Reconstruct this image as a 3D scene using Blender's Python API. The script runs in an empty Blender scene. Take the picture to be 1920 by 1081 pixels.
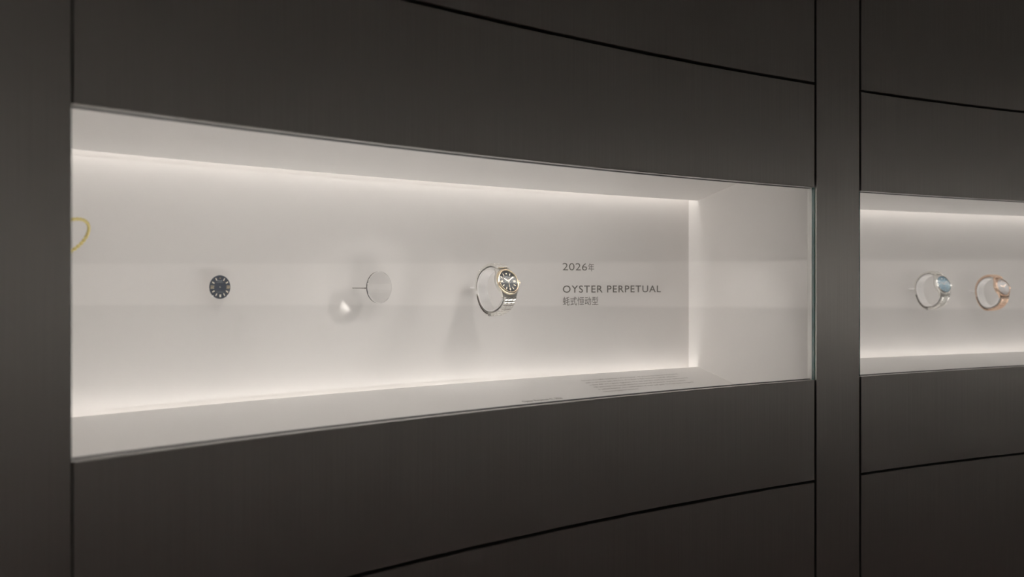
import bpy, bmesh, math, random
from mathutils import Vector, Matrix
random.seed(4)
C = bpy.context.scene.collection
SC = bpy.context.scene

# ------------------------------------------------------------------ camera
F = 2000.0                       # focal length in pixels of the 1920 wide frame
HZ = 533.0                       # horizon row
CZ = 1.45                        # camera height
cam = bpy.data.cameras.new('camera')
cam.sensor_width = 36.0
cam.lens = 36.0 * F / 1920.0
cam.shift_y = -(540.5 - HZ) / 1920.0
cam.clip_start = 0.05
cam.dof.use_dof = True
cam.dof.focus_distance = 1.60
cam.dof.aperture_fstop = 4.6
co = bpy.data.objects.new('camera', cam); C.objects.link(co)
co.location = (0, 0, CZ); co.rotation_euler = (math.pi/2, 0, 0)
SC.camera = co

# ------------------------------------------------------------------ world, exposure
w = bpy.data.worlds.new('world'); SC.world = w; w.use_nodes = True
w.node_tree.nodes['Background'].inputs[0].default_value = (0.0, 0.0, 0.0, 1)
w.node_tree.nodes['Background'].inputs[1].default_value = 0.0
SC.view_settings.view_transform = 'Standard'
SC.view_settings.look = 'None'
SC.view_settings.gamma = 1.0
SC.view_settings.use_curve_mapping = False
SC.view_settings.exposure = 0.0
SC.cycles.use_denoising = True
SC.cycles.max_bounces = 14
SC.cycles.diffuse_bounces = 8
SC.cycles.transparent_max_bounces = 16
SC.cycles.caustics_reflective = False
SC.cycles.caustics_refractive = False
SC.cycles.sample_clamp_indirect = 4.0

# light levels
LED_TOP, LED_BOT, LED_SIDE = 8.8, 10.0, 7.0
FRONT_FILL_TOP, FRONT_FILL_BOT = 11.8, 14.8  # fill strips added to brighten the case interiors
OPPOSITE = 28.0
SPOT_W = 0.45
ROOM_LIGHTS = [((1.0, -3.6, 2.86), 16.0), ((2.6, -5.2, 2.86), 16.0), ((4.6, -4.8, 2.86), 16.0), ((6.0, -3.4, 2.86), 14.0)]  # unseen lamps added out of view to brighten the metal panels
ROOM_COL = (1.0, 0.93, 0.86)

# ------------------------------------------------------------------ the round room: concave wall of radius R about (CX, CY)
H = 0.30                         # height of a display opening
FITX, FITY, FITR = 9.46, -5.88, 13.88
CX, CY, R = FITX*H, FITY*H, FITR*H

def hit(x, r):
    """angle about the room's centre at which the sight line of column x meets radius r, and its depth"""
    dx = (x - 960.0) / F
    a = dx*dx + 1; b = -2*(dx*CX + CY); c = CX*CX + CY*CY - r*r
    t = (-b + math.sqrt(b*b - 4*a*c)) / (2*a)
    return math.atan2(t - CY, dx*t - CX), t
def ang(x, r=None): return hit(x, R if r is None else r)[0]
def pol(th, r, z): return Vector((CX + r*math.cos(th), CY + r*math.sin(th), z))
def at(x, y, r):
    th, t = hit(x, r)
    return pol(th, r, CZ - (y - HZ)/F*t)
def col_of(th, r):
    p = pol(th, r, 0); return 960 + F*p.x/p.y, p.y
def r_for(th, x):                # radius along the radial line th seen at column x
    lo, hi = R, R + 0.6
    for _ in range(60):
        m = (lo + hi)/2
        if col_of(th, m)[0] > x: lo = m
        else: hi = m
    return m
ZT, ZB = CZ + 0.505*H, CZ - 0.496*H          # opening of a display
SU0, SU1 = CZ + 1.037*H, CZ + 1.049*H        # seams between the panels
SL0, SL1 = CZ - 1.016*H, CZ - 1.028*H
ROOM_H = 2.9
SLOT = 0.023                                 # light slot between the floor and ceiling boards and the back panel
TH_SIDE = ang(1519, R+0.020)
RE = r_for(TH_SIDE, 1308.5)                  # back edge of the floor and ceiling boards
RB = RE + SLOT                               # back panel radius
d_ = col_of(TH_SIDE, RE)[1]
ZBT, ZBB = CZ + (HZ - 376)/F*d_, CZ - (687.3 - HZ)/F*d_
r_ = r_for(TH_SIDE, 1385); d_ = col_of(TH_SIDE, r_)[1]
SLOPE_T = (CZ + (HZ - 343)/F*d_ - ZBT)/(RE - r_)
SLOPE_B = (ZBB - (CZ - (722.5 - HZ)/F*d_))/(RE - r_)
def zfloor(r): return ZBB - SLOPE_B*(RE - r)
def zceil(r): return ZBT + SLOPE_T*(RE - r)
def on_floor(x, y):
    lo, hi = R, RE
    for _ in range(60):
        m = (lo + hi)/2
        if at(x, y, m).z > zfloor(m): lo = m
        else: hi = m
    return ang(x, m), m

# ------------------------------------------------------------------ materials
def mat(name, col, rough=0.5, metal=0.0, spec=0.5, **k):
    m = bpy.data.materials.new(name); m.use_nodes = True
    b = m.node_tree.nodes['Principled BSDF']
    b.inputs['Base Color'].default_value = (*col, 1)
    b.inputs['Roughness'].default_value = rough
    b.inputs['Metallic'].default_value = metal
    b.inputs['Specular IOR Level'].default_value = spec
    for kk, v in k.items(): b.inputs[kk.replace('_', ' ')].default_value = v
    return m
def speckle(m, scale, amount, col, bump=0.0):
    """slight procedural variation of colour (and bump)"""
    nt = m.node_tree; b = nt.nodes['Principled BSDF']
    tc = nt.nodes.new('ShaderNodeTexCoord')
    n = nt.nodes.new('ShaderNodeTexNoise'); n.inputs['Scale'].default_value = scale; n.inputs['Detail'].default_value = 4
    nt.links.new(tc.outputs['Object'], n.inputs['Vector'])
    mx = nt.nodes.new('ShaderNodeMix'); mx.data_type = 'RGBA'
    mx.inputs['A'].default_value = (*[c*(1-amount) for c in col], 1)
    mx.inputs['B'].default_value = (*[min(1, c*(1+amount)) for c in col], 1)
    nt.links.new(n.outputs['Fac'], mx.inputs['Factor']); nt.links.new(mx.outputs['Result'], b.inputs['Base Color'])
    if bump:
        bp = nt.nodes.new('ShaderNodeBump'); bp.inputs['Strength'].default_value = bump; bp.inputs['Distance'].default_value = 0.001
        nt.links.new(n.outputs['Fac'], bp.inputs['Height']); nt.links.new(bp.outputs['Normal'], b.inputs['Normal'])
    return m
def brushed(name, col, rough, metal):
    m = mat(name, col, rough, metal)
    nt = m.node_tree; b = nt.nodes['Principled BSDF']
    uv = nt.nodes.new('ShaderNodeTexCoord')
    mp = nt.nodes.new('ShaderNodeMapping'); mp.inputs['Scale'].default_value = (900, 6, 1)
    n = nt.nodes.new('ShaderNodeTexNoise'); n.inputs['Scale'].default_value = 1.0; n.inputs['Detail'].default_value = 5
    nt.links.new(uv.outputs['UV'], mp.inputs['Vector']); nt.links.new(mp.outputs['Vector'], n.inputs['Vector'])
    mr = nt.nodes.new('ShaderNodeMapRange'); mr.inputs['To Min'].default_value = rough-0.07; mr.inputs['To Max'].default_value = rough+0.07
    nt.links.new(n.outputs['Fac'], mr.inputs['Value']); nt.links.new(mr.outputs['Result'], b.inputs['Roughness'])
    mx = nt.nodes.new('ShaderNodeMix'); mx.data_type = 'RGBA'
    mx.inputs['A'].default_value = (*[c*0.86 for c in col], 1); mx.inputs['B'].default_value = (*[c*1.14 for c in col], 1)
    nt.links.new(n.outputs['Fac'], mx.inputs['Factor']); nt.links.new(mx.outputs['Result'], b.inputs['Base Color'])
    return m
def pane_mat(name, tint, ior=1.5, rough=0.0):
    m = bpy.data.materials.new(name); m.use_nodes = True
    nt = m.node_tree; nt.nodes.remove(nt.nodes['Principled BSDF'])
    out = nt.nodes['Material Output']
    t = nt.nodes.new('ShaderNodeBsdfTransparent'); t.inputs[0].default_value = (*tint, 1)
    g = nt.nodes.new('ShaderNodeBsdfGlossy'); g.inputs['Roughness'].default_value = rough
    fr = nt.nodes.new('ShaderNodeFresnel'); 
    ge = nt.nodes.new('ShaderNodeNewGeometry'); mr = nt.nodes.new('ShaderNodeMapRange')   # same reflectance on both faces of the sheet
    mr.inputs['To Min'].default_value = ior; mr.inputs['To Max'].default_value = 1.0/ior
    nt.links.new(ge.outputs['Backfacing'], mr.inputs['Value']); nt.links.new(mr.outputs['Result'], fr.inputs['IOR'])
    mx = nt.nodes.new('ShaderNodeMixShader')
    nt.links.new(fr.outputs[0], mx.inputs[0]); nt.links.new(t.outputs[0], mx.inputs[1]); nt.links.new(g.outputs[0], mx.inputs[2])
    nt.links.new(mx.outputs[0], out.inputs[0])
    return m
def frosted(name, col):
    m = bpy.data.materials.new(name); m.use_nodes = True
    nt = m.node_tree; nt.nodes.remove(nt.nodes['Principled BSDF'])
    t = nt.nodes.new('ShaderNodeBsdfTranslucent'); d = nt.nodes.new('ShaderNodeBsdfDiffuse'); mx = nt.nodes.new('ShaderNodeMixShader')
    t.inputs[0].default_value = (*col, 1); d.inputs[0].default_value = (*col, 1); mx.inputs[0].default_value = 0.2
    nt.links.new(t.outputs[0], mx.inputs[1]); nt.links.new(d.outputs[0], mx.inputs[2]); nt.links.new(mx.outputs[0], nt.nodes['Material Output'].inputs[0]); return m
def glow(name, col, s):
    m = bpy.data.materials.new(name); m.use_nodes = True
    nt = m.node_tree; nt.nodes.remove(nt.nodes['Principled BSDF'])
    e = nt.nodes.new('ShaderNodeEmission'); e.inputs[0].default_value = (*col, 1); e.inputs[1].default_value = s
    nt.links.new(e.outputs[0], nt.nodes['Material Output'].inputs[0]); return m

WARM = (1.0, 0.96, 0.915)
M = dict(
    bronze=brushed('dark brushed metal', (0.66, 0.665, 0.65), 0.34, 1.0),
    white=speckle(mat('white lacquer', (0.87, 0.85, 0.835), 0.55), 40, 0.012, (0.87, 0.85, 0.835)),
    panelw=speckle(mat('warm white panel', (0.72, 0.695, 0.68), 0.6), 40, 0.012, (0.72, 0.695, 0.68)),
    ledt=glow('light strip top', WARM, LED_TOP), ledb=glow('light strip bottom', WARM, LED_BOT), leds=glow('light strip side', WARM, LED_SIDE),
    frt2=glow('dimmer added fill top', WARM, FRONT_FILL_TOP*0.6), frb2=glow('dimmer added fill bottom', WARM, FRONT_FILL_BOT*0.6),
    ledo=glow('light strip far side', WARM, OPPOSITE), frt=glow('added front fill top', WARM, FRONT_FILL_TOP), frb=glow('added front fill bottom', WARM, FRONT_FILL_BOT),
    pane=pane_mat('clear glass', (0.985, 0.992, 0.99)),
    edge=mat('green glass edge', (0.02, 0.095, 0.095), 0.15, 0.0, 0.5, Transmission_Weight=0.3),
    gasket=mat('dark gasket', (0.012, 0.014, 0.022), 0.4),
    edge_shine=frosted('pale frosted trim', (0.93, 0.93, 0.90)),
    ink=mat('grey brown ink', (0.088, 0.080, 0.066), 0.7),
    inkf=mat('pale grey ink', (0.30, 0.275, 0.255), 0.7),
    inkd=mat('dark grey ink', (0.14, 0.13, 0.12), 0.7),
    steel=speckle(mat('steel', (0.90, 0.89, 0.86), 0.20, 1.0), 300, 0.05, (0.90, 0.89, 0.86)),
    steelb=speckle(mat('satin steel', (0.74, 0.73, 0.70), 0.33, 1.0), 300, 0.06, (0.74, 0.73, 0.70)),
    gold=speckle(mat('yellow gold', (0.80, 0.68, 0.50), 0.20, 1.0), 300, 0.05, (0.80, 0.68, 0.50)),
    paleg=speckle(mat('pale gold', (0.90, 0.80, 0.62), 0.22, 1.0), 300, 0.05, (0.90, 0.80, 0.62)),
    ygold=speckle(mat('yellow gold flutes', (0.62, 0.53, 0.24), 0.28, 1.0), 300, 0.08, (0.62, 0.53, 0.24)),
    rose=speckle(mat('rose gold', (0.84, 0.61, 0.46), 0.22, 1.0), 300, 0.05, (0.84, 0.61, 0.46)),
    slate=mat('slate dial', (0.024, 0.027, 0.033), 0.5, 0.0, 0.25),
    navy=mat('navy dial', (0.018, 0.030, 0.052), 0.5, 0.0, 0.3),
    blue=speckle(mat('ice blue dial', (0.06, 0.20, 0.30), 0.35, 0.3), 260, 0.35, (0.06, 0.20, 0.30)),
    pearl=speckle(mat('silver white dial', (0.62, 0.58, 0.60), 0.4, 0.2), 260, 0.12, (0.62, 0.58, 0.60)),
    lume=mat('white marker', (0.85, 0.83, 0.76), 0.35),
    print=mat('pale print', (0.42, 0.45, 0.46), 0.6),
    acryl=mat('white translucent plastic', (0.90, 0.885, 0.88), 0.28, 0.0, 0.5),
    pin=mat('grey metal pin', (0.30, 0.28, 0.26), 0.35, 0.8),
    xtal=pane_mat('watch crystal', (0.985, 0.985, 0.985), 1.22),
    sapph=mat('sapphire', (1, 1, 1), 0.0, 0.0, 0.5, Transmission_Weight=1.0, IOR=1.5),
    wall=speckle(mat('dark wall', (0.10, 0.085, 0.078), 0.5), 3, 0.1, (0.10, 0.085, 0.078)),
    plaster=speckle(mat('upper wall', (0.24, 0.225, 0.21), 0.7), 3, 0.06, (0.24, 0.225, 0.21)),
    carpet=speckle(mat('dark red brown carpet', (0.072, 0.030, 0.027), 0.95), 120, 0.3, (0.072, 0.030, 0.027), 0.3),
    ceil=speckle(mat('dark ceiling', (0.3, 0.28, 0.26), 0.8), 4, 0.06, (0.3, 0.28, 0.26)),
)

# ------------------------------------------------------------------ object helpers
def link(name, me, m=None, parent=None):
    o = bpy.data.objects.new(name, me); C.objects.link(o)
    if m is not None and me is not None: me.materials.append(m)
    if parent is not None: o.parent = parent
    return o
def tag(o, label, cat, group=None, kind=None):
    o['label'] = label; o['category'] = cat
    if group: o['group'] = group
    if kind: o['kind'] = kind
    return o
def structure(o): o['kind'] = 'structure'; return o
def empty(name, mtx=None):
    o = bpy.data.objects.new(name, None); C.objects.link(o); o.empty_display_size = 0.01
    if mtx is not None: o.matrix_world = mtx
    return o
def from_bm(name, bm, m, parent=None, smooth=None):
    bmesh.ops.recalc_face_normals(bm, faces=bm.faces)
    me = bpy.data.meshes.new(name); bm.to_mesh(me); bm.free()
    if smooth is not None:
        me.polygons.foreach_set('use_smooth', [True]*len(me.polygons))
        me.set_sharp_from_angle(angle=math.radians(smooth))
    return link(name, me, m, parent)
def loft_bm(profile, th0, th1, step=0.006):
    """closed (r, z) profile swept round the room from th0 to th1"""
    n = max(1, int(abs(th1 - th0)/step)); bm = bmesh.new(); uvl = bm.loops.layers.uv.new('UVMap')
    rows = []
    for i in range(n+1):
        th = th0 + (th1 - th0)*i/n
        rows.append([bm.verts.new(pol(th, r, z)) for r, z in profile])
    k = len(profile)
    def face(vs, uvs):
        f = bm.faces.new(vs)
        for l, u in zip(f.loops, uvs): l[uvl].uv = u
    for i in range(n):
        ua, ub = (th0 + (th1-th0)*i/n)*R, (th0 + (th1-th0)*(i+1)/n)*R
        for j in range(k):
            a, b = profile[j], profile[(j+1) % k]
            va, vb = a[1]+a[0], b[1]+b[0]
            face([rows[i][j], rows[i][(j+1) % k], rows[i+1][(j+1) % k], rows[i+1][j]], [(ua, va), (ua, vb), (ub, vb), (ub, va)])
    face(rows[0][::-1], [(r, z) for r, z in profile[::-1]])
    face(rows[-1], [(r, z) for r, z in profile])
    return bm
def loft(name, profile, th0, th1, m, parent=None, step=0.006, smooth=20):
    return from_bm(name, loft_bm(profile, th0, th1, step), m, parent, smooth)
def rect(r0, r1, z0, z1): return [(r0, z0), (r1, z0), (r1, z1), (r0, z1)]
def slab(r0, r1, z0, z1, c=0.0008):      # panel profile with small chamfers on the room side
    return [(r0+c, z0), (r1, z0), (r1, z1), (r0+c, z1), (r0, z1-c), (r0, z0+c)]
def lathe_bm(profile, seg=64, bm=None, mtx=None):
    """(radius, height) profile about local z"""
    bm = bm or bmesh.new(); rings = []
    for r, z in profile:
        if r < 1e-9: rings.append([bm.verts.new((0, 0, z))])
        else: rings.append([bm.verts.new((r*math.cos(2*math.pi*i/seg), r*math.sin(2*math.pi*i/seg), z)) for i in range(seg)])
    for a, b in zip(rings, rings[1:]):
        for i in range(seg):
            j = (i+1) % seg
            if len(a) == 1 and len(b) == 1: continue
            if len(a) == 1: bm.faces.new((a[0], b[i], b[j]))
            elif len(b) == 1: bm.faces.new((a[i], a[j], b[0]))
            else: bm.faces.new((a[i], a[j], b[j], b[i]))
    return bm
def box_bm(bm, x0, x1, y0, y1, z0, z1, mtx=None, bev=0.0):
    mtx = mtx or Matrix()
    vs = [bm.verts.new(mtx @ Vector((x, y, z))) for x in (x0, x1) for y in (y0, y1) for z in (z0, z1)]
    fs = []
    for f in ((0,1,3,2), (4,6,7,5), (0,4,5,1), (2,3,7,6), (0,2,6,4), (1,5,7,3)): fs.append(bm.faces.new([vs[i] for i in f]))
    if bev:
        es = list({e for f in fs for e in f.edges})
        bmesh.ops.bevel(bm, geom=es, offset=bev, segments=2, affect='EDGES', profile=0.5)
    return bm
def rod_bm(bm, a, b, r0, r1=None, seg=20):
    a, b = Vector(a), Vector(b); r1 = r0 if r1 is None else r1
    q = (b-a).to_track_quat('Z', 'Y').to_matrix()
    A = [bm.verts.new(a + q @ Vector((r0*math.cos(2*math.pi*i/seg), r0*math.sin(2*math.pi*i/seg), 0))) for i in range(seg)]
    B = [bm.verts.new(b + q @ Vector((r1*math.cos(2*math.pi*i/seg), r1*math.sin(2*math.pi*i/seg), 0))) for i in range(seg)]
    for i in range(seg):
        j = (i+1) % seg; bm.faces.new((A[i], A[j], B[j], B[i]))
    bm.faces.new(A[::-1]); bm.faces.new(B)
    return bm
def text_mesh(s, bold=0.0, spacing=1.0):
    cu = bpy.data.curves.new('lettering', 'FONT'); cu.body = s; cu.size = 1.0
    cu.offset = bold; cu.space_character = spacing; cu.resolution_u = 3
    o = bpy.data.objects.new('lettering', cu); C.objects.link(o)
    dg = bpy.context.evaluated_depsgraph_get(); dg.update()
    me = bpy.data.meshes.new_from_object(o.evaluated_get(dg))
    bpy.data.objects.remove(o); bpy.data.curves.remove(cu)
    me.materials.clear()
    xs = [v.co.x for v in me.vertices]; ys = [v.co.y for v in me.vertices]
    return me, min(xs), max(xs), min(ys), max(ys)
def frame_at(th, p, pitch=0.0, yaw=0.0):
    """local x to the viewer's right along the wall, y up, z out of the wall into the room"""
    n = Vector((-math.cos(th), -math.sin(th), 0)); t = Vector((math.sin(th), -math.cos(th), 0))
    m = Matrix((t, Vector((0, 0, 1)), n)).transposed().to_4x4()
    m = Matrix.Translation(p) @ m @ Matrix.Rotation(yaw, 4, 'Y') @ Matrix.Rotation(-pitch, 4, 'X')
    return m

# ------------------------------------------------------------------ room shell
TP = ang(1531) - ang(1611)                     # angular width of a pillar
PL1 = ang(133); PL0 = PL1 + TP                 # left pillar
PR0, PR1 = ang(1531), ang(1611)                # right pillar
G = ang(1527) - ang(1531)                      # gap beside a pillar
A0, A1 = ang(138), ang(1527)                   # left unit's panels
B0 = ang(1615); B1 = B0 - (A0 - A1)            # right unit's panels, same width
TWO = 2*math.pi
def disc(name, z0, z1, m):
    bm = bmesh.new(); n = 96; r = R + 0.45
    a = [bm.verts.new((CX + r*math.cos(TWO*i/n), CY + r*math.sin(TWO*i/n), z0)) for i in range(n)]
    b = [bm.verts.new((CX + r*math.cos(TWO*i/n), CY + r*math.sin(TWO*i/n), z1)) for i in range(n)]
    bm.faces.new(a[::-1]); bm.faces.new(b)
    for i in range(n): bm.faces.new((a[i], a[(i+1) % n], b[(i+1) % n], b[i]))
    return structure(from_bm(name, bm, m))
disc('floor', -0.1, 0.0, M['carpet'])
disc('ceiling', ROOM_H, ROOM_H+0.1, M['ceil'])
# the rest of the round wall, with its own lit recess running round
W0, W1 = B1 - 0.004, PL0 - TWO + 0.0005
wb = structure(loft('wall_back', rect(R, R+0.04, 0, ZB), W1, W0, M['wall'], step=0.02))
loft('upper_cladding', rect(R, R+0.04, ZT, ROOM_H), W1, W0, M['plaster'], wb, step=0.02)
loft('niche_lining', [(R+0.04, ZB), (R+0.22, ZB), (R+0.22, ZT+0.05), (R+0.04, ZT+0.05), (R+0.04, ZT+0.045), (R+0.215, ZT+0.045), (R+0.215, ZB+0.005), (R+0.04, ZB+0.005)], W1, W0, M['white'], wb, step=0.02)
loft('light_or_fill_strip', rect(R+0.05, R+0.065, ZT+0.03, ZT+0.035), W1, W0, M['ledo'], wb, step=0.02)

# ------------------------------------------------------------------ pillars and wall panels
def pillar(t0, t1, label):
    o = loft('pillar', slab(R, R+0.018, 0, ROOM_H), t0, t1, M['bronze']); tag(o, label, 'pillar', kind='thing')
    for z0, z1 in ((0, ZB-0.001), (ZT+0.001, ROOM_H)):
        loft('gap_backing', rect(R+0.0182, R+0.0202, z0, z1), t0 + 0.008/R, t1 - 0.008/R, M['gasket'], o)  # dark strips added behind the gaps to stop light leaking through
pillar(PL0, PL1, 'dark brushed metal pillar at the left end of the wide lit display')
pillar(PR0, PR1, 'narrow dark brushed metal pillar between the two lit displays')
def panel(t0, t1, z0, z1, label, th=0.018):
    o = loft('wall_panel', slab(R, R+th, z0, z1), t0, t1, M['bronze']); tag(o, label, 'wall panel', 'dark brushed metal wall panels', 'thing')
for (t0, t1, wh) in ((A0, A1, 'wide lit display'), (B0, B1, 'right lit display')):
    panel(t0, t1, SU1, ROOM_H, 'dark metal panel above the upper seam, over the ' + wh)
    panel(t0, t1, ZT, SU0, 'dark metal fascia directly above the ' + wh)
    panel(t0, t1, SL0, ZB, 'dark metal fascia directly below the ' + wh)
    panel(t0, t1, 0, SL1, 'dark metal panel below the lower seam, under the ' + wh)

# ------------------------------------------------------------------ display cases
RF = R + 0.0205                                   # front of the white interior
def spot(p, target, watts, angle=40, blend=1.0, size=0.010, col=(1.0, 0.95, 0.90)):
    l = bpy.data.lights.new('display_or_glint_spot', 'SPOT'); l.energy = watts; l.spot_size = math.radians(angle); l.spot_blend = blend
    l.shadow_soft_size = size; l.color = col
    o = bpy.data.objects.new('display_or_glint_spot', l); C.objects.link(o); o.location = p
    o.rotation_euler = (Vector(target) - Vector(p)).to_track_quat('-Z', 'Y').to_euler(); return o
def display(t0, t1, tpanel0, tpanel1, tg0, tg1, label, dim='', edge_shine=None):
    """t0, t1 = inner faces of the side walls"""
    root = empty('display_case', Matrix.Translation(pol((t0+t1)/2, R, zfloor(RF))))
    tag(root, label, 'display case')
    inv = root.matrix_world.inverted()
    def part(name, prof, a, b, m, par=None, **k):
        bm = loft_bm(prof, a, b, 0.004); bmesh.ops.transform(bm, matrix=inv, verts=bm.verts)
        return from_bm(name, bm, m, par or root, 20)
    e = 0.004/R; tk = 0.012; RR = RB + 0.055
    part('back_panel', rect(RB, RB+0.003, ZBB-0.018, ZBT+0.022), tpanel0, tpanel1, M['panelw'])
    part('rear_wall', rect(RR, RR+0.01, ZBB-0.06, ZBT+0.06), t0 + e, t1 - e, M['white'])
    rs = RE
    part('ceiling_board', [(RF, zceil(RF)), (rs, zceil(rs)), (rs, zceil(rs)+tk), (RF, zceil(RF)+tk)], t0, t1, M['white'])
    part('ceiling_cove', [(rs, zceil(rs)+tk), (rs, ZBT+0.05), (RR, ZBT+0.05), (RR, ZBT+0.06), (rs-0.01, ZBT+0.06), (rs-0.01, zceil(rs)+tk)], t0, t1, M['white'])
    part('floor_board', [(RF, zfloor(RF)), (RF, zfloor(RF)-tk), (rs, zfloor(rs)-tk), (rs, zfloor(rs))], t0, t1, M['white'])
    part('floor_cove', [(rs, zfloor(rs)-tk), (rs-0.01, zfloor(rs)-tk), (rs-0.01, ZBB-0.06), (RR, ZBB-0.06), (RR, ZBB-0.05), (rs, ZBB-0.05)], t0, t1, M['white'])
    for nm, a, b in (('side_panel', t0 + 0.010/R, t0), ('side_panel', t1, t1 - 0.010/R)):
        part(nm, [(RF, zfloor(RF)-tk), (RR+0.01, ZBB-0.06), (RR+0.01, ZBT+0.06), (RF, zceil(RF)+tk)], a, b, M['white'])
    part('light_or_fill_strip', rect(rs+0.002, rs+0.010, ZBT+0.038, ZBT+0.044), t0 - e, t1 + e, M['ledt'])
    part('light_or_fill_strip', rect(rs+0.002, rs+0.010, ZBB-0.044, ZBB-0.038), t0 - e, t1 + e, M['ledb'])
    part('light_or_fill_strip', rect(R+0.0225, R+0.027, ZT+0.030, ZT+0.042), t0 - e, t1 + 0.15/R, M['frt'+dim])  # this and the next: added front fill, lighting panel and boards evenly
    part('light_or_fill_strip', rect(R+0.0225, R+0.027, ZB-0.042, ZB-0.030), t0 - e, t1 + 0.15/R, M['frb'+dim])
    # upright strips behind the two ends of the back panel
    part('light_or_fill_strip', rect(RB+0.0032, RB+0.0132, ZBB+0.003, ZBT-0.003), tpanel1 + 0.002/R, tpanel1 - 0.0003/R, M['leds'])
    part('light_or_fill_strip', rect(RB+0.0032, RB+0.0132, ZBB+0.003, ZBT-0.003), tpanel0 + 0.0003/R, tpanel0 - 0.002/R, M['leds'])
    if edge_shine: part('edge_shine_strip', rect(R+0.0165, R+0.020, ZB+0.001, ZT-0.001), *edge_shine, M['edge_shine'])  # pale strip put in for the bright reflection along the glass edge
    for z0, z1 in ((ZT-0.0009, ZT-0.0003), (ZB+0.0003, ZB+0.0009)):
        part('gasket', rect(R+0.0115, R+0.0185, z0, z1), tg0, tg1, M['gasket'])
    # glass pane with its green edges
    ga = part('glass_pane', rect(R+0.003, R+0.0085, ZB+0.0004, ZT-0.0004), tg0, tg1, M['pane'])
    ga.data.materials.append(M['edge'])
    for p in ga.data.polygons:                 # end, top and bottom faces are the cut edges
        c = root.matrix_world @ p.center
        th = math.atan2(c.y-CY, c.x-CX)
        if abs(th - tg0) < 1e-5 or abs(th - tg1) < 1e-5: p.material_index = 1
    return root, inv
gap = (ang(1292, RB) - TH_SIDE)                # light gap beside the back panel
TA0 = ang(133) - 0.010/R
caseA, invA = display(TA0, TH_SIDE, TA0 - gap, TH_SIDE + gap, ang(137.5), ang(1530), 'wide white lit display case behind glass with the black dial watch and wall lettering', '', (ang(1520, R+0.0165), ang(1525.5, R+0.0165)))
TB0 = ang(1612) - 0.012/R; TB1 = TB0 - (TA0 - TH_SIDE)
caseB, invB = display(TB0, TB1, TB0 - gap, TB1 + gap, ang(1615.5), TB1 - 0.012/R, 'white lit display case at the right edge holding blue dial and rose gold watches', '2')

# lettering on the back panel
def on_panel(s, x0, x1, y0, y1, m, bold=0.0, spacing=1.0, name='lettering', squeeze=None):
    me, a, b, c, d = text_mesh(s, bold, spacing)
    ta, tb = ang(x0, RB), ang(x1, RB)
    z0, z1 = at(x0, y1, RB).z, at(x0, y0, RB).z
    for v in me.vertices:
        u = (v.co.x - a)/(b - a); q = (v.co.y - c)/(d - c)
        v.co = invA @ pol(ta + (tb-ta)*u, RB - 0.0004, z0 + (z1-z0)*q)
    return link(name, me, m, caseA)
on_panel('2026', 1054.6, 1100.6, 492.6, 506.4, M['ink'], -0.004)
on_panel('\u5e74', 1102.6, 1113.8, 493.2, 508.4, M['ink'], 0.0)
on_panel('OYSTER PERPETUAL', 1055.0, 1238.8, 534.8, 548.6, M['ink'], 0.007, 1.12)
on_panel('\u869d\u5f0f\u6052\u52a8\u578b', 1055.2, 1121.4, 556.2, 572.6, M['ink'], 0.0, 1.05)
# printed captions on the floor board
def on_floor_text(s, x0, y0, x1, m, hgt, name='printed_caption'):
    me, a, b, c, d = text_mesh(s, 0.0, 1.0)
    th0, r0 = on_floor(x0, y0)
    th1 = ang(x1, r0)
    k = hgt
    for v in me.vertices:
        u = (v.co.x - a)/(b - a); r = r0 - v.co.y*(-k)
        v.co = invA @ pol(th0 + (th1-th0)*u, r, zfloor(r) + 0.0004)
    return link(name, me, m, caseA)
para = ['To mark the 100th anniversary of the Oyster, we present the Oyster Perpetual 41',
        'with a two-tone case, the first of its kind in the Oyster Perpetual collection,',
        'a slate dial and a green signature. The dial and the winding crown celebrate the',
        '100 years that have passed since the waterproof wristwatch was first created,',
        'in yellow Rolesor, the combination of steel and gold. The dial bears a legend',
        'commemorating the centenary.']
ends = [1272, 1272, 1291, 1287, 1301, 1199]
thp, rp0 = on_floor(1091, 714.6); _, rp1 = on_floor(1130, 735.2)
for i, (s, e) in enumerate(zip(para, ends)):
    r = rp0 + (rp1 - rp0)*i/5
    cx_, dd = col_of(thp, r)
    yy = HZ + F*(CZ - zfloor(r))/dd
    on_floor_text(s, cx_, yy, e, M['inkf'], 0.0062)
on_floor_text('Oyster Perpetual 41, 2026', 982, 754.2, 1056, M['inkd'], 0.0085)

# spots hidden above the opening, behind the upper fascia
RS = R + 0.050; ZS = ZT + 0.030
def aim(xs, tgt, watts, **k):
    return spot(pol(ang(xs), RS, ZS), tgt, watts, **k)

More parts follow.
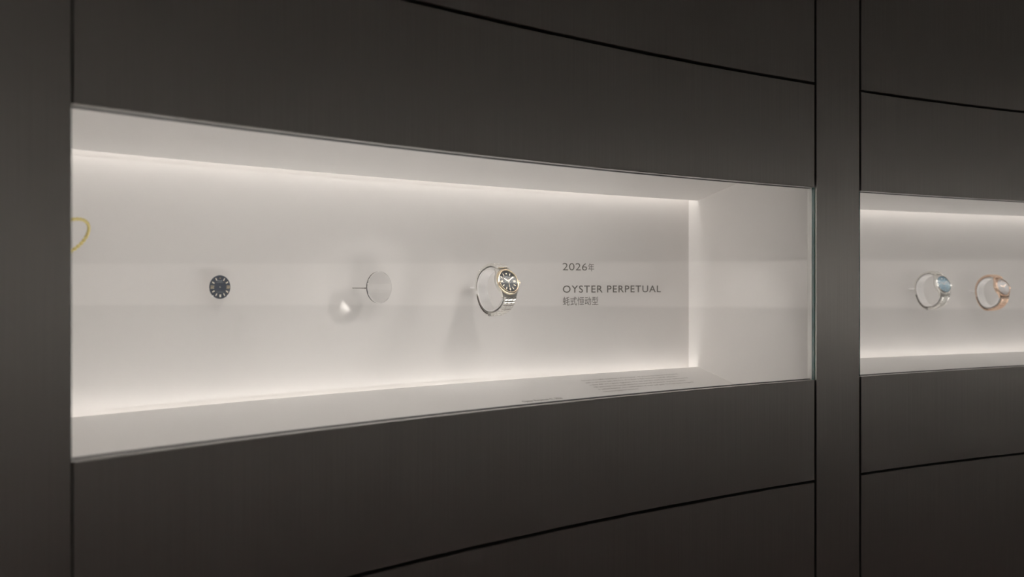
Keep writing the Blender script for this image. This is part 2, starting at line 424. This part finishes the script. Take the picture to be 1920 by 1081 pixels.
# ------------------------------------------------------------------ watches
mm = 0.001
def loop_pt(a, A, B, zc, e=2.3):
    ca, sa = math.cos(a), math.sin(a)
    y = A*math.copysign(abs(ca)**(2/e), ca); z = zc + B*math.copysign(abs(sa)**(2/e), sa)
    return y, z
def path_between(y_start, A, B, zc):
    pts = []
    N = 1440
    for i in range(N):
        a = math.radians(90) - 2*math.pi*i/N          # from the front, over 12 o'clock, round the back to 6 o'clock
        pts.append(loop_pt(a, A, B, zc))
    i0 = next(i for i, p in enumerate(pts) if p[0] > y_start)
    i1 = len(pts) - i0
    return pts[i0:i1]
def coronet_bm(bm, x, y, z, s):
    """small five pointed coronet emblem"""
    pts = [(-0.5, -0.5), (0.5, -0.5), (0.8, 0.35), (0.38, -0.1), (0.40, 0.6), (0.12, 0.0), (0, 0.75), (-0.12, 0.0), (-0.40, 0.6), (-0.38, -0.1), (-0.8, 0.35)]
    lo = [bm.verts.new((x+px*s, y+py*s, z)) for px, py in pts]; hi = [bm.verts.new((x+px*s, y+py*s, z+0.25*mm)) for px, py in pts]
    bm.faces.new(hi)
    for i in range(len(pts)): j = (i+1) % len(pts); bm.faces.new((lo[i], lo[j], hi[j], hi[i]))
def dial_print(parent, lines, z, m, k=1.0):
    bm = bmesh.new()
    for s, y, wd in lines:
        me, a, b, c, d = text_mesh(s)
        sc = wd*mm*k/(b-a); off = len(bm.verts)
        for v in me.vertices: v.co = ((v.co.x-(a+b)/2)*sc, y*mm*k + v.co.y*sc, z)
        bm.from_mesh(me); bpy.data.meshes.remove(me)
    return from_bm('printed_text', bm, m, parent)
def marker(parent, hr, r0, r1, wd, m1, m2, z):
    a = math.radians(90 - 30*hr)
    mt = Matrix.Rotation(a, 4, 'Z')
    bm = bmesh.new(); box_bm(bm, r0, r1, -wd/2, wd/2, z, z+0.5*mm, mt, 0.12*mm)
    o = from_bm('hour_marker', bm, m1, parent)
    bm = bmesh.new(); box_bm(bm, r0+0.35*mm, r1-0.35*mm, -wd/2+0.3*mm, wd/2-0.3*mm, z+0.5*mm, z+0.56*mm, mt)
    return o, from_bm('marker_inlay', bm, m2, o)
def hand(parent, name, deg, length, tail, wd, z, m):
    mt = Matrix.Rotation(math.radians(90-deg), 4, 'Z')
    bm = bmesh.new()
    box_bm(bm, -tail, length*0.86, -wd/2, wd/2, z, z+0.25*mm, mt)
    vs = [mt @ Vector(p) for p in ((length*0.86, -wd/2, z), (length, 0, z), (length*0.86, wd/2, z))]
    lo = [bm.verts.new(v) for v in vs]; hi = [bm.verts.new(v + Vector((0, 0, 0.25*mm))) for v in vs]
    bm.faces.new(lo); bm.faces.new(hi)
    for i in range(3): j = (i+1) % 3; bm.faces.new((lo[i], lo[j], hi[j], hi[i]))
    return from_bm(name, bm, m, parent)
def watch(name, label, mtx, k, case_m, bez_m, link_m, mid_m, dial_m, mark_m, hands_m, style, time_=(305, 57, 186), fluted=False, dots=False, text=True):
    """dial faces local +z, 12 o'clock +y; k scales a 41 mm watch"""
    u = mm*k
    root = empty(name, mtx); tag(root, label, 'watch')
    # case with lugs: outline swept through its thickness, lugs bending down
    bm = bmesh.new(); ys = [-21.8 + 43.6*i/48 for i in range(49)]
    def hw(y):
        ay = abs(y); c = math.sqrt(max(0, 20.6**2 - ay**2)) if ay < 20.6 else 0
        l = 16.2 - (ay-12)*0.30 if ay > 8 else 0
        return max(c, l)
    def drop(y): return -max(0, abs(y)-13)**1.6*0.10
    rows = []
    for y in ys:
        h = hw(y); dz = drop(y); row = []
        th_ = 1 - 0.35*(max(0, abs(y)-12)/12)
        seq = [(-h*0.93, -6.6*th_), (-h, -5.4*th_), (-h, -2.2), (-h*0.96, -1.2), (0, -0.9), (h*0.96, -1.2), (h, -2.2), (h, -5.4*th_), (h*0.93, -6.6*th_)]
        rows.append([bm.verts.new((x*u, y*u, (z+dz)*u)) for x, z in seq])
    for a, b in zip(rows, rows[1:]):
        n = len(a)
        for i in range(n): bm.faces.new((a[i], a[(i+1) % n], b[(i+1) % n], b[i]))
    bm.faces.new(rows[0]); bm.faces.new(rows[-1][::-1])
    from_bm('watch_case', bm, case_m, root, 35)
    # bezel
    bm = bmesh.new()
    if fluted:
        seg = 180; pr = [(16.0, 0.2), (16.4, 1.7), (17.2, 2.2), (19.6, 0.4), (19.8, -1.2), (16.0, -1.2)]
        rings = []
        for r, z in pr:
            rings.append([bm.verts.new(((r - (0.25 if (i % 3 == 0 and r > 17) else 0))*u*math.cos(TWO*i/seg), (r - (0.25 if (i % 3 == 0 and r > 17) else 0))*u*math.sin(TWO*i/seg), z*u)) for i in range(seg)])
        for a, b in zip(rings, rings[1:] + rings[:1]):
            for i in range(seg): j = (i+1) % seg; bm.faces.new((a[i], a[j], b[j], b[i]))
        from_bm('bezel', bm, bez_m, root, 20)
    else:
        pr = [(15.9, 0.2), (16.0, 1.9), (16.5, 2.35), (17.3, 2.4), (18.6, 1.8), (19.6, 0.5), (19.9, -1.2), (15.9, -1.2), (15.9, 0.2)]
        lathe_bm([(r*u, z*u) for r, z in pr], 96, bm); bmesh.ops.remove_doubles(bm, verts=bm.verts, dist=1e-7)
        from_bm('bezel', bm, bez_m, root, 50)
    # dial, markers, print, hands
    d = from_bm('dial', lathe_bm([(0, 0.3*u), (15.95*u, 0.3*u), (15.95*u, -0.6*u), (0, -0.6*u)], 72), dial_m, root, 30)
    zd = 0.3*u
    for hr in range(1, 12):
        if dots: marker(d, hr, 12.2*u, 13.6*u, 1.3*u, mark_m, M['lume'], zd)
        elif hr in (3, 9):
            marker(d, hr, 9.6*u, 13.9*u, 2.6*u, mark_m, M['lume'], zd)
        else: marker(d, hr, 10.0*u, 13.9*u, 1.5*u if hr != 6 else 2.0*u, mark_m, M['lume'], zd)
    bm = bmesh.new(); coronet_bm(bm, 0, 12.0*u, zd, 1.9*u); from_bm('emblem', bm, mark_m, d)
    if text: dial_print(d, (('ROLEX', 7.6, 6.5), ('OYSTER PERPETUAL', 6.2, 9), ('SUPERLATIVE CHRONOMETER', -6.4, 10), ('OFFICIALLY CERTIFIED', -7.8, 9)), zd + 0.03*u, M['print'], k)
    hand(root, 'hour_hand', time_[0], 8.4*u, 1.5*u, 1.3*u, 0.85*u, hands_m)
    hand(root, 'minute_hand', time_[1], 12.6*u, 1.5*u, 1.1*u, 1.15*u, hands_m)
    hand(root, 'second_hand', time_[2], 13.0*u, 3.5*u, 0.32*u, 1.45*u, hands_m)
    from_bm('hand_cap', lathe_bm([(0, 1.9*u), (0.8*u, 1.85*u), (0.9*u, 0.8*u)], 20), hands_m, root, 40)
    from_bm('watch_glass', lathe_bm([(0, 2.35*u), (15.9*u, 2.35*u), (15.9*u, 1.9*u), (0, 1.9*u)], 64), M['xtal'], root, 30)
    # crown
    bm = bmesh.new(); rod_bm(bm, (20.0*u, 0, -4.6*u), (21.6*u, 0, -4.6*u), 1.9*u)
    n = 48; A = []
    for xx in (21.4, 24.6):
        A.append([bm.verts.new((xx*u, (3.1 if i % 2 else 2.85)*u*math.cos(TWO*i/n), -4.6*u + (3.1 if i % 2 else 2.85)*u*math.sin(TWO*i/n))) for i in range(n)])
    for i in range(n): bm.faces.new((A[0][i], A[0][(i+1) % n], A[1][(i+1) % n], A[1][i]))
    bm.faces.new(A[0]); bm.faces.new(A[1][::-1])
    from_bm('winding_crown', bm, bez_m, root, 25)
    # bracelet: rows of links round the loop, a folding clasp at the back
    AA, BB, ZC = 35.5, 33.5, -31.0
    pts = path_between(19.6, AA, BB, ZC)
    L = [0]
    for p, q in zip(pts, pts[1:]): L.append(L[-1] + math.hypot(q[0]-p[0], q[1]-p[1]))
    tot = L[-1]
    def along(s):
        import bisect
        i = min(max(bisect.bisect_left(L, s), 1), len(L)-1)
        f = (s - L[i-1])/(L[i]-L[i-1] + 1e-12)
        return (pts[i-1][0] + (pts[i][0]-pts[i-1][0])*f, pts[i-1][1] + (pts[i][1]-pts[i-1][1])*f)
    def lframe(s):
        y, z = along(s); y0, z0 = along(max(0, s-0.6)); y1, z1 = along(min(tot, s+0.6))
        tv = Vector((0, y1-y0, z1-z0)).normalized(); xv = Vector((1, 0, 0)); nv = xv.cross(tv)
        if nv.dot(Vector((0, y, z-ZC))) < 0: nv = -nv
        m3 = Matrix((xv, tv, nv)).transposed().to_4x4()
        return Matrix.Translation(Vector((0, y*u, z*u))) @ m3
    c0, c1 = 0.47*tot, 0.70*tot                       # the clasp
    def width(s): return 10.3 - 2.3*min(1, min(s, tot-s)/(0.45*tot))
    pitch = 6.6 if style == 'oyster' else 5.2
    s = 1.2
    while s + pitch <= tot - 0.8:
        m_ = s + pitch/2
        if not (c0 - pitch*0.4 < m_ < c1 + pitch*0.4):
            w_ = width(m_); fr = lframe(m_); t_ = 2.0; gp = 0.22
            ci = w_*(0.42 if style == 'oyster' else 0.50)
            bm = bmesh.new()
            for sg in (-1, 1):
                x0, x1 = sorted((sg*ci, sg*w_))
                box_bm(bm, (x0+0.1)*u, (x1-0.1)*u, (-pitch/2+gp)*u, (pitch/2-gp)*u, -t_*u, t_*u, fr, 0.7*u)
            lk = from_bm('bracelet_link', bm, link_m, root, 40)
            bm = bmesh.new()
            fr2 = lframe(min(tot-0.5, m_ + pitch*0.5)) if style != 'oyster' else fr
            if style == 'oyster':
                box_bm(bm, -(ci-0.1)*u, (ci-0.1)*u, (-pitch/2+gp)*u, (pitch/2-gp)*u, -t_*u, (t_+0.25)*u, fr, 0.7*u)
            else:
                for q in range(3):
                    x0 = -ci + 2*ci*q/3
                    for hh in (-0.25, 0.25):
                        box_bm(bm, (x0+0.1)*u, (x0+2*ci/3-0.1)*u, (hh*pitch-pitch*0.22)*u, (hh*pitch+pitch*0.22)*u, -t_*u, (t_+0.1)*u, fr, 0.6*u)
            from_bm('centre_link', bm, mid_m, lk, 40)
        s += pitch
    # clasp: curved plates
    bm = bmesh.new(); nst = 14; rws = []
    for i in range(nst+1):
        sv = c0 + (c1-c0)*i/nst; fr = lframe(sv); w_ = 8.2
        rws.append([bm.verts.new(fr @ Vector((x*u, 0, z*u))) for x, z in ((-w_, 0.2), (-w_, 2.2), (-w_+0.7, 2.8), (w_-0.7, 2.8), (w_, 2.2), (w_, 0.2))])
    for a, b in zip(rws, rws[1:]):
        for i in range(6): bm.faces.new((a[i], a[(i+1) % 6], b[(i+1) % 6], b[i]))
    bm.faces.new(rws[0]); bm.faces.new(rws[-1][::-1])
    cl = from_bm('clasp', bm, link_m, root, 40)
    bm = bmesh.new(); rws = []
    for i in range(nst+1):
        sv = c0 + 2 + (c1-c0-4)*i/nst; fr = lframe(sv)
        rws.append([bm.verts.new(fr @ Vector((x*u, 0, z*u))) for x, z in ((-7.6, -2.6), (7.6, -2.6), (7.6, -0.9), (-7.6, -0.9))])
    for a, b in zip(rws, rws[1:]):
        for i in range(4): bm.faces.new((a[i], a[(i+1) % 4], b[(i+1) % 4], b[i]))
    bm.faces.new(rws[0]); bm.faces.new(rws[-1][::-1])
    from_bm('folding_blade', bm, M['pin'], cl, 40)
    return root
def cuff(label, mtx, k, th, wd=9.0):
    """C shaped plastic ring inside the bracelet, on a pin out of the back panel"""
    u = mm*k; AA, BB, ZC = 35.5, 33.5, -31.0; off = 4.2
    root = empty('watch_holder', mtx); tag(root, label, 'watch holder')
    bm = bmesh.new(); rows = []; N = 120
    for i in range(N):
        a = TWO*i/N; ring = []
        for q in (0, 1):
            y, z = loop_pt(a, AA-off-2.2*q, BB-off-2.2*q, ZC)
            z = min(z, -7.2 - 2.2*q)
            ring.append((y, z))
        o_, i_ = ring
        rows.append([bm.verts.new((x*u, p[0]*u, p[1]*u)) for p, x in ((o_, -wd), (o_, wd), (i_, wd), (i_, -wd))])
    for i in range(N):
        a, b = rows[i], rows[(i+1) % N]
        for j in range(4): bm.faces.new((a[j], a[(j+1) % 4], b[(j+1) % 4], b[j]))
    from_bm('ring', bm, M['acryl'], root, 40)
    # pin runs level from the back of the ring, between the links, to the panel
    inv = mtx.inverted()
    p0 = mtx @ Vector((0, 14*u, (ZC-(BB-off)*0.945)*u))
    tp = math.atan2(p0.y-CY, p0.x-CX)
    bm = bmesh.new(); rod_bm(bm, inv @ p0, inv @ pol(tp, RB-0.0002, p0.z), 1.3*mm)
    from_bm('mounting_pin', bm, M['acryl'], root, 60)
    return root
def place(x, y, r, pitch, yaw=0.0):
    p = at(x, y, r); th = ang(x, r); return frame_at(th, p, math.radians(pitch), math.radians(yaw)), th
mW, tW = place(952.4, 527.4, RB-0.088, 22)
watch('wrist_watch', 'steel watch with black dial and yellow gold bezel beside the wall lettering', mW, 1.02, M['steelb'], M['gold'], M['steel'], M['steel'], M['slate'], M['paleg'], M['gold'], 'oyster')
cuff('white plastic ring on a pin inside the black dial watch', mW, 1.02, tW)
mB, tB = place(1769.2, 532.8, RB-0.088, 22)
watch('wrist_watch', 'steel watch with ice blue dial in the right display', mB, 1.03, M['steelb'], M['steel'], M['steel'], M['steelb'], M['blue'], M['steel'], M['pin'], 'jubilee', (300, 60, 180), True, True, False)
cuff('white plastic ring on a pin inside the blue dial watch', mB, 1.03, tB)
mR, tR = place(1880.5, 538.0, RB-0.086, 22)
watch('wrist_watch', 'rose gold watch with silvery white dial at the right edge', mR, 0.99, M['rose'], M['rose'], M['rose'], M['rose'], M['pearl'], M['rose'], M['rose'], 'jubilee', (300, 60, 180), True, True, False)
cuff('white plastic ring on a pin inside the rose gold watch', mR, 0.99, tR)

# ------------------------------------------------------------------ loose watch dial on a pin
def rod_to_panel(root, mtx, p_local, rad, m, name):
    inv = mtx.inverted(); p = mtx @ Vector(p_local); tp = math.atan2(p.y-CY, p.x-CX)
    bm = bmesh.new(); rod_bm(bm, p_local, inv @ pol(tp, RB-0.0002, p.z), rad)
    return from_bm(name, bm, m, root, 60)
mD, tD = place(412.6, 537.8, RB-0.015, 0)
DR = 14.6*mm
root = empty('watch_dial', mD); tag(root, 'loose navy blue watch dial with gold hour markers mounted on the back panel', 'watch dial')
from_bm('dial_plate', lathe_bm([(0.5*mm, -0.6*mm), (0.5*mm, 0), (DR-0.2*mm, 0), (DR, -0.2*mm), (DR, -0.6*mm), (0.5*mm, -0.6*mm)], 80), M['navy'], root, 30)
kk = DR/(15.95*mm)
for hr in range(1, 12):
    u = mm*kk
    if hr in (3, 9):
        for sg in (-1, 1):
            a = math.radians(90-30*hr); mt = Matrix.Rotation(a, 4, 'Z')
            bm = bmesh.new(); box_bm(bm, 9.4*u, 14.6*u, sg*1.2*u-0.95*u, sg*1.2*u+0.95*u, 0, 0.6*u, mt, 0.12*mm)
            from_bm('hour_marker', bm, M['paleg'], root)
    else: marker(root, hr, 9.9*u, 13.9*u, 1.7*u if hr != 6 else 3.0*u, M['paleg'], M['lume'], 0)
bm = bmesh.new(); coronet_bm(bm, 0, 12.2*mm*kk, 0, 2.0*mm*kk); from_bm('emblem', bm, M['paleg'], root)
from_bm('centre_ring', lathe_bm([(0.5*mm, 0.02*mm), (0.55*mm, 0.15*mm), (1.0*mm, 0.15*mm), (1.05*mm, 0)], 32), M['paleg'], root, 40)
dial_print(root, (('ROLEX', 7.6, 7.5), ('OYSTER PERPETUAL', 5.8, 10.5), ('SUPERLATIVE CHRONOMETER', -6.0, 11), ('OFFICIALLY CERTIFIED', -7.8, 10)), 0.04*mm, M['print'], kk)
for a in (-47, 227):
    c, s = math.cos(math.radians(a)), math.sin(math.radians(a))
    bm = bmesh.new(); rod_bm(bm, (c*(DR+0.5*mm), s*(DR+0.5*mm), 0.8*mm), (c*(DR+0.5*mm), s*(DR+0.5*mm), -1.6*mm), 0.9*mm)
    from_bm('holding_claw', bm, M['acryl'], root, 40)
from_bm('holder_plate', lathe_bm([(0, -1.0*mm), (DR*0.9, -1.0*mm), (DR*0.9, -2.4*mm), (0, -2.4*mm)], 64), M['acryl'], root, 30)
rod_to_panel(root, mD, (0, 0, -2.0*mm), 3.0*mm, M['acryl'], 'mounting_pin')

# ------------------------------------------------------------------ watch crystal on a pin
mC, tC = place(710.4, 538.4, RB-0.030, 0, 4)
CRR = 22.0*mm
root = empty('watch_crystal', mC); tag(root, 'round clear sapphire watch crystal held off the panel on a thin pin', 'watch crystal')
prof = [(0, -1.0*mm), (CRR-0.8*mm, -1.0*mm), (CRR, -0.4*mm), (CRR, 1.4*mm), (CRR-0.9*mm, 2.1*mm)]
for i in range(1, 9):
    f = 1 - i/8; prof.append(((CRR-0.9*mm)*f, 2.1*mm + 0.9*mm*(1-f*f)))
from_bm('crystal_disc', lathe_bm(prof, 96), M['sapph'], root, 30)
bm = bmesh.new(); rod_bm(bm, (-CRR-0.9*mm, -1.0*mm, 0.8*mm), (-CRR-0.9*mm, -1.0*mm, -3*mm), 1.0*mm); from_bm('clip', bm, M['pin'], root, 40)
rod_to_panel(root, mC, (-CRR-0.9*mm, -1.0*mm, -1.5*mm), 0.55*mm, M['pin'], 'mounting_pin')

# ------------------------------------------------------------------ gold fluted ring, mostly behind the left pillar
th, zz = hit(125, RB-0.05)
pR = at(125, 445, RB-0.05)
vd = Vector((pR.x, pR.y, 0)).normalized(); vr = Vector((vd.y, -vd.x, 0))
nn = (vr*0.52 + Vector((0, 0, -0.67)) - vd*0.535).normalized()
mG = Matrix.Translation(pR) @ nn.to_track_quat('Z', 'Y').to_matrix().to_4x4()
ring_r = 45.6/F*zz
bm = bmesh.new(); beads = 36; seg = beads*12; ns = 10; rings = []
for i in range(seg):
    a = TWO*i/seg; f = abs(math.sin(math.pi*i/12)); tr = (0.95 + 0.95*f**0.6)*mm
    rings.append([bm.verts.new(((ring_r + tr*math.cos(TWO*j/ns))*math.cos(a), (ring_r + tr*math.cos(TWO*j/ns))*math.sin(a), tr*1.15*math.sin(TWO*j/ns))) for j in range(ns)])
for i in range(seg):
    a, b = rings[i], rings[(i+1) % seg]
    for j in range(ns): k2 = (j+1) % ns; bm.faces.new((a[j], a[k2], b[k2], b[j]))
root = empty('fluted_ring', mG); tag(root, 'gold ribbed ring partly hidden behind the left pillar', 'ring')
from_bm('ring', bm, M['ygold'], root, 50)
inv = mG.inverted(); pb = mG @ Vector((-ring_r, 0, 0)); tp = math.atan2(pb.y-CY, pb.x-CX)
bm = bmesh.new(); rod_bm(bm, (-ring_r, 0, 0), inv @ pol(tp, RB-0.0002, pb.z), 0.7*mm); from_bm('mounting_pin', bm, M['pin'], root, 60)

# ------------------------------------------------------------------ lamps
def shadow_spot(obj, shadow, watts, rr=R+0.036, **k):
    """a spot near the front of the case whose shadow of obj falls at the given place on the back panel"""
    d = (obj - shadow); lo, hi = 0.0, 12.0
    for _ in range(50):
        m = (lo+hi)/2; p = obj + d*m
        if math.hypot(p.x-CX, p.y-CY) > rr: lo = m
        else: hi = m
    p.z = min(ZT + 0.044, zceil(rr) - 0.008)
    return spot(p, obj, watts, **k)
shadow_spot(mC.translation, at(649, 573, RB), SPOT_W*2.8, angle=26, blend=0.9, size=0.0025)
shadow_spot(mD.translation, at(404, 556, RB), SPOT_W*0.8, angle=38, blend=0.9, size=0.006)
shadow_spot(mW @ Vector((0, -0.005, -0.03)), at(872, 645, RB), SPOT_W*1.5, angle=40, blend=0.9, size=0.003)
aim(1350, pol(*on_floor(1335, 715), zfloor(on_floor(1335, 715)[1])), SPOT_W*1.1, angle=58, blend=0.6)
shadow_spot(mB @ Vector((0, 0, -0.03)), at(1735, 640, RB), SPOT_W*0.7, angle=42, blend=0.9)
shadow_spot(mR @ Vector((0, 0, -0.03)), at(1850, 640, RB), SPOT_W*0.7, angle=42, blend=0.9)
def glint_lamp(p, pts, watts):
    """stands in for light refracted by the crystal: an added lamp, its beam a wedge with corners pts"""
    c = sum(pts, Vector())/len(pts)
    o = spot(p, c, watts, angle=20, blend=0.1, size=0.0006)  # added lamp, not one of the case's own spots
    bpy.context.view_layer.update()
    inv = o.matrix_world.inverted(); q = []
    for v in pts:
        l = inv @ v; q.append((l.x/-l.z, l.y/-l.z))
    L = o.data; L.use_nodes = True; nt = L.node_tree; em = nt.nodes['Emission']
    tc = nt.nodes.new('ShaderNodeTexCoord'); sep = nt.nodes.new('ShaderNodeSeparateXYZ')
    nt.links.new(tc.outputs['Normal'], sep.inputs[0])
    def math_(op, a, b=None, clamp=False):
        n = nt.nodes.new('ShaderNodeMath'); n.operation = op; n.use_clamp = clamp
        for i, v in enumerate((a, b)):
            if v is None: continue
            if isinstance(v, (int, float)): n.inputs[i].default_value = v
            else: nt.links.new(v, n.inputs[i])
        return n.outputs[0]
    az = math_('ABSOLUTE', sep.outputs[2])
    x = math_('DIVIDE', sep.outputs[0], az); y = math_('DIVIDE', sep.outputs[1], az)
    area = (q[1][0]-q[0][0])*(q[2][1]-q[0][1]) - (q[1][1]-q[0][1])*(q[2][0]-q[0][0]); sg = 1 if area > 0 else -1
    out = None
    for i, soft in ((0, 0.012), (1, 0.02), (2, 0.02)):
        (x0, y0), (x1, y1) = q[i], q[(i+1) % 3]
        dx, dy = x1-x0, y1-y0; n = math.hypot(dx, dy)
        e = math_('SUBTRACT', math_('MULTIPLY', math_('SUBTRACT', y, y0), dx/n*sg), math_('MULTIPLY', math_('SUBTRACT', x, x0), dy/n*sg))
        v = math_('DIVIDE', e, soft, True)
        out = v if out is None else math_('MULTIPLY', out, v)
        if i == 0:            # brightest along the first edge
            fall = math_('ADD', math_('POWER', math_('SUBTRACT', 1.0, math_('DIVIDE', e, 0.07, True), True), 2.0), 0.22)
    nt.links.new(math_('MULTIPLY', out, fall), em.inputs['Strength'])
    return o
glint_lamp(pol(ang(520), RS, ZS), [at(641.5, 557.5, RB), at(663, 584, RB), at(625, 598, RB)], 26.0)
for p, e in ROOM_LIGHTS:
    l = bpy.data.lights.new('room_fill_lamp', 'AREA'); l.shape = 'DISK'; l.size = 0.5; l.energy = e; l.color = ROOM_COL
    o = bpy.data.objects.new('room_fill_lamp', l); C.objects.link(o); o.location = p
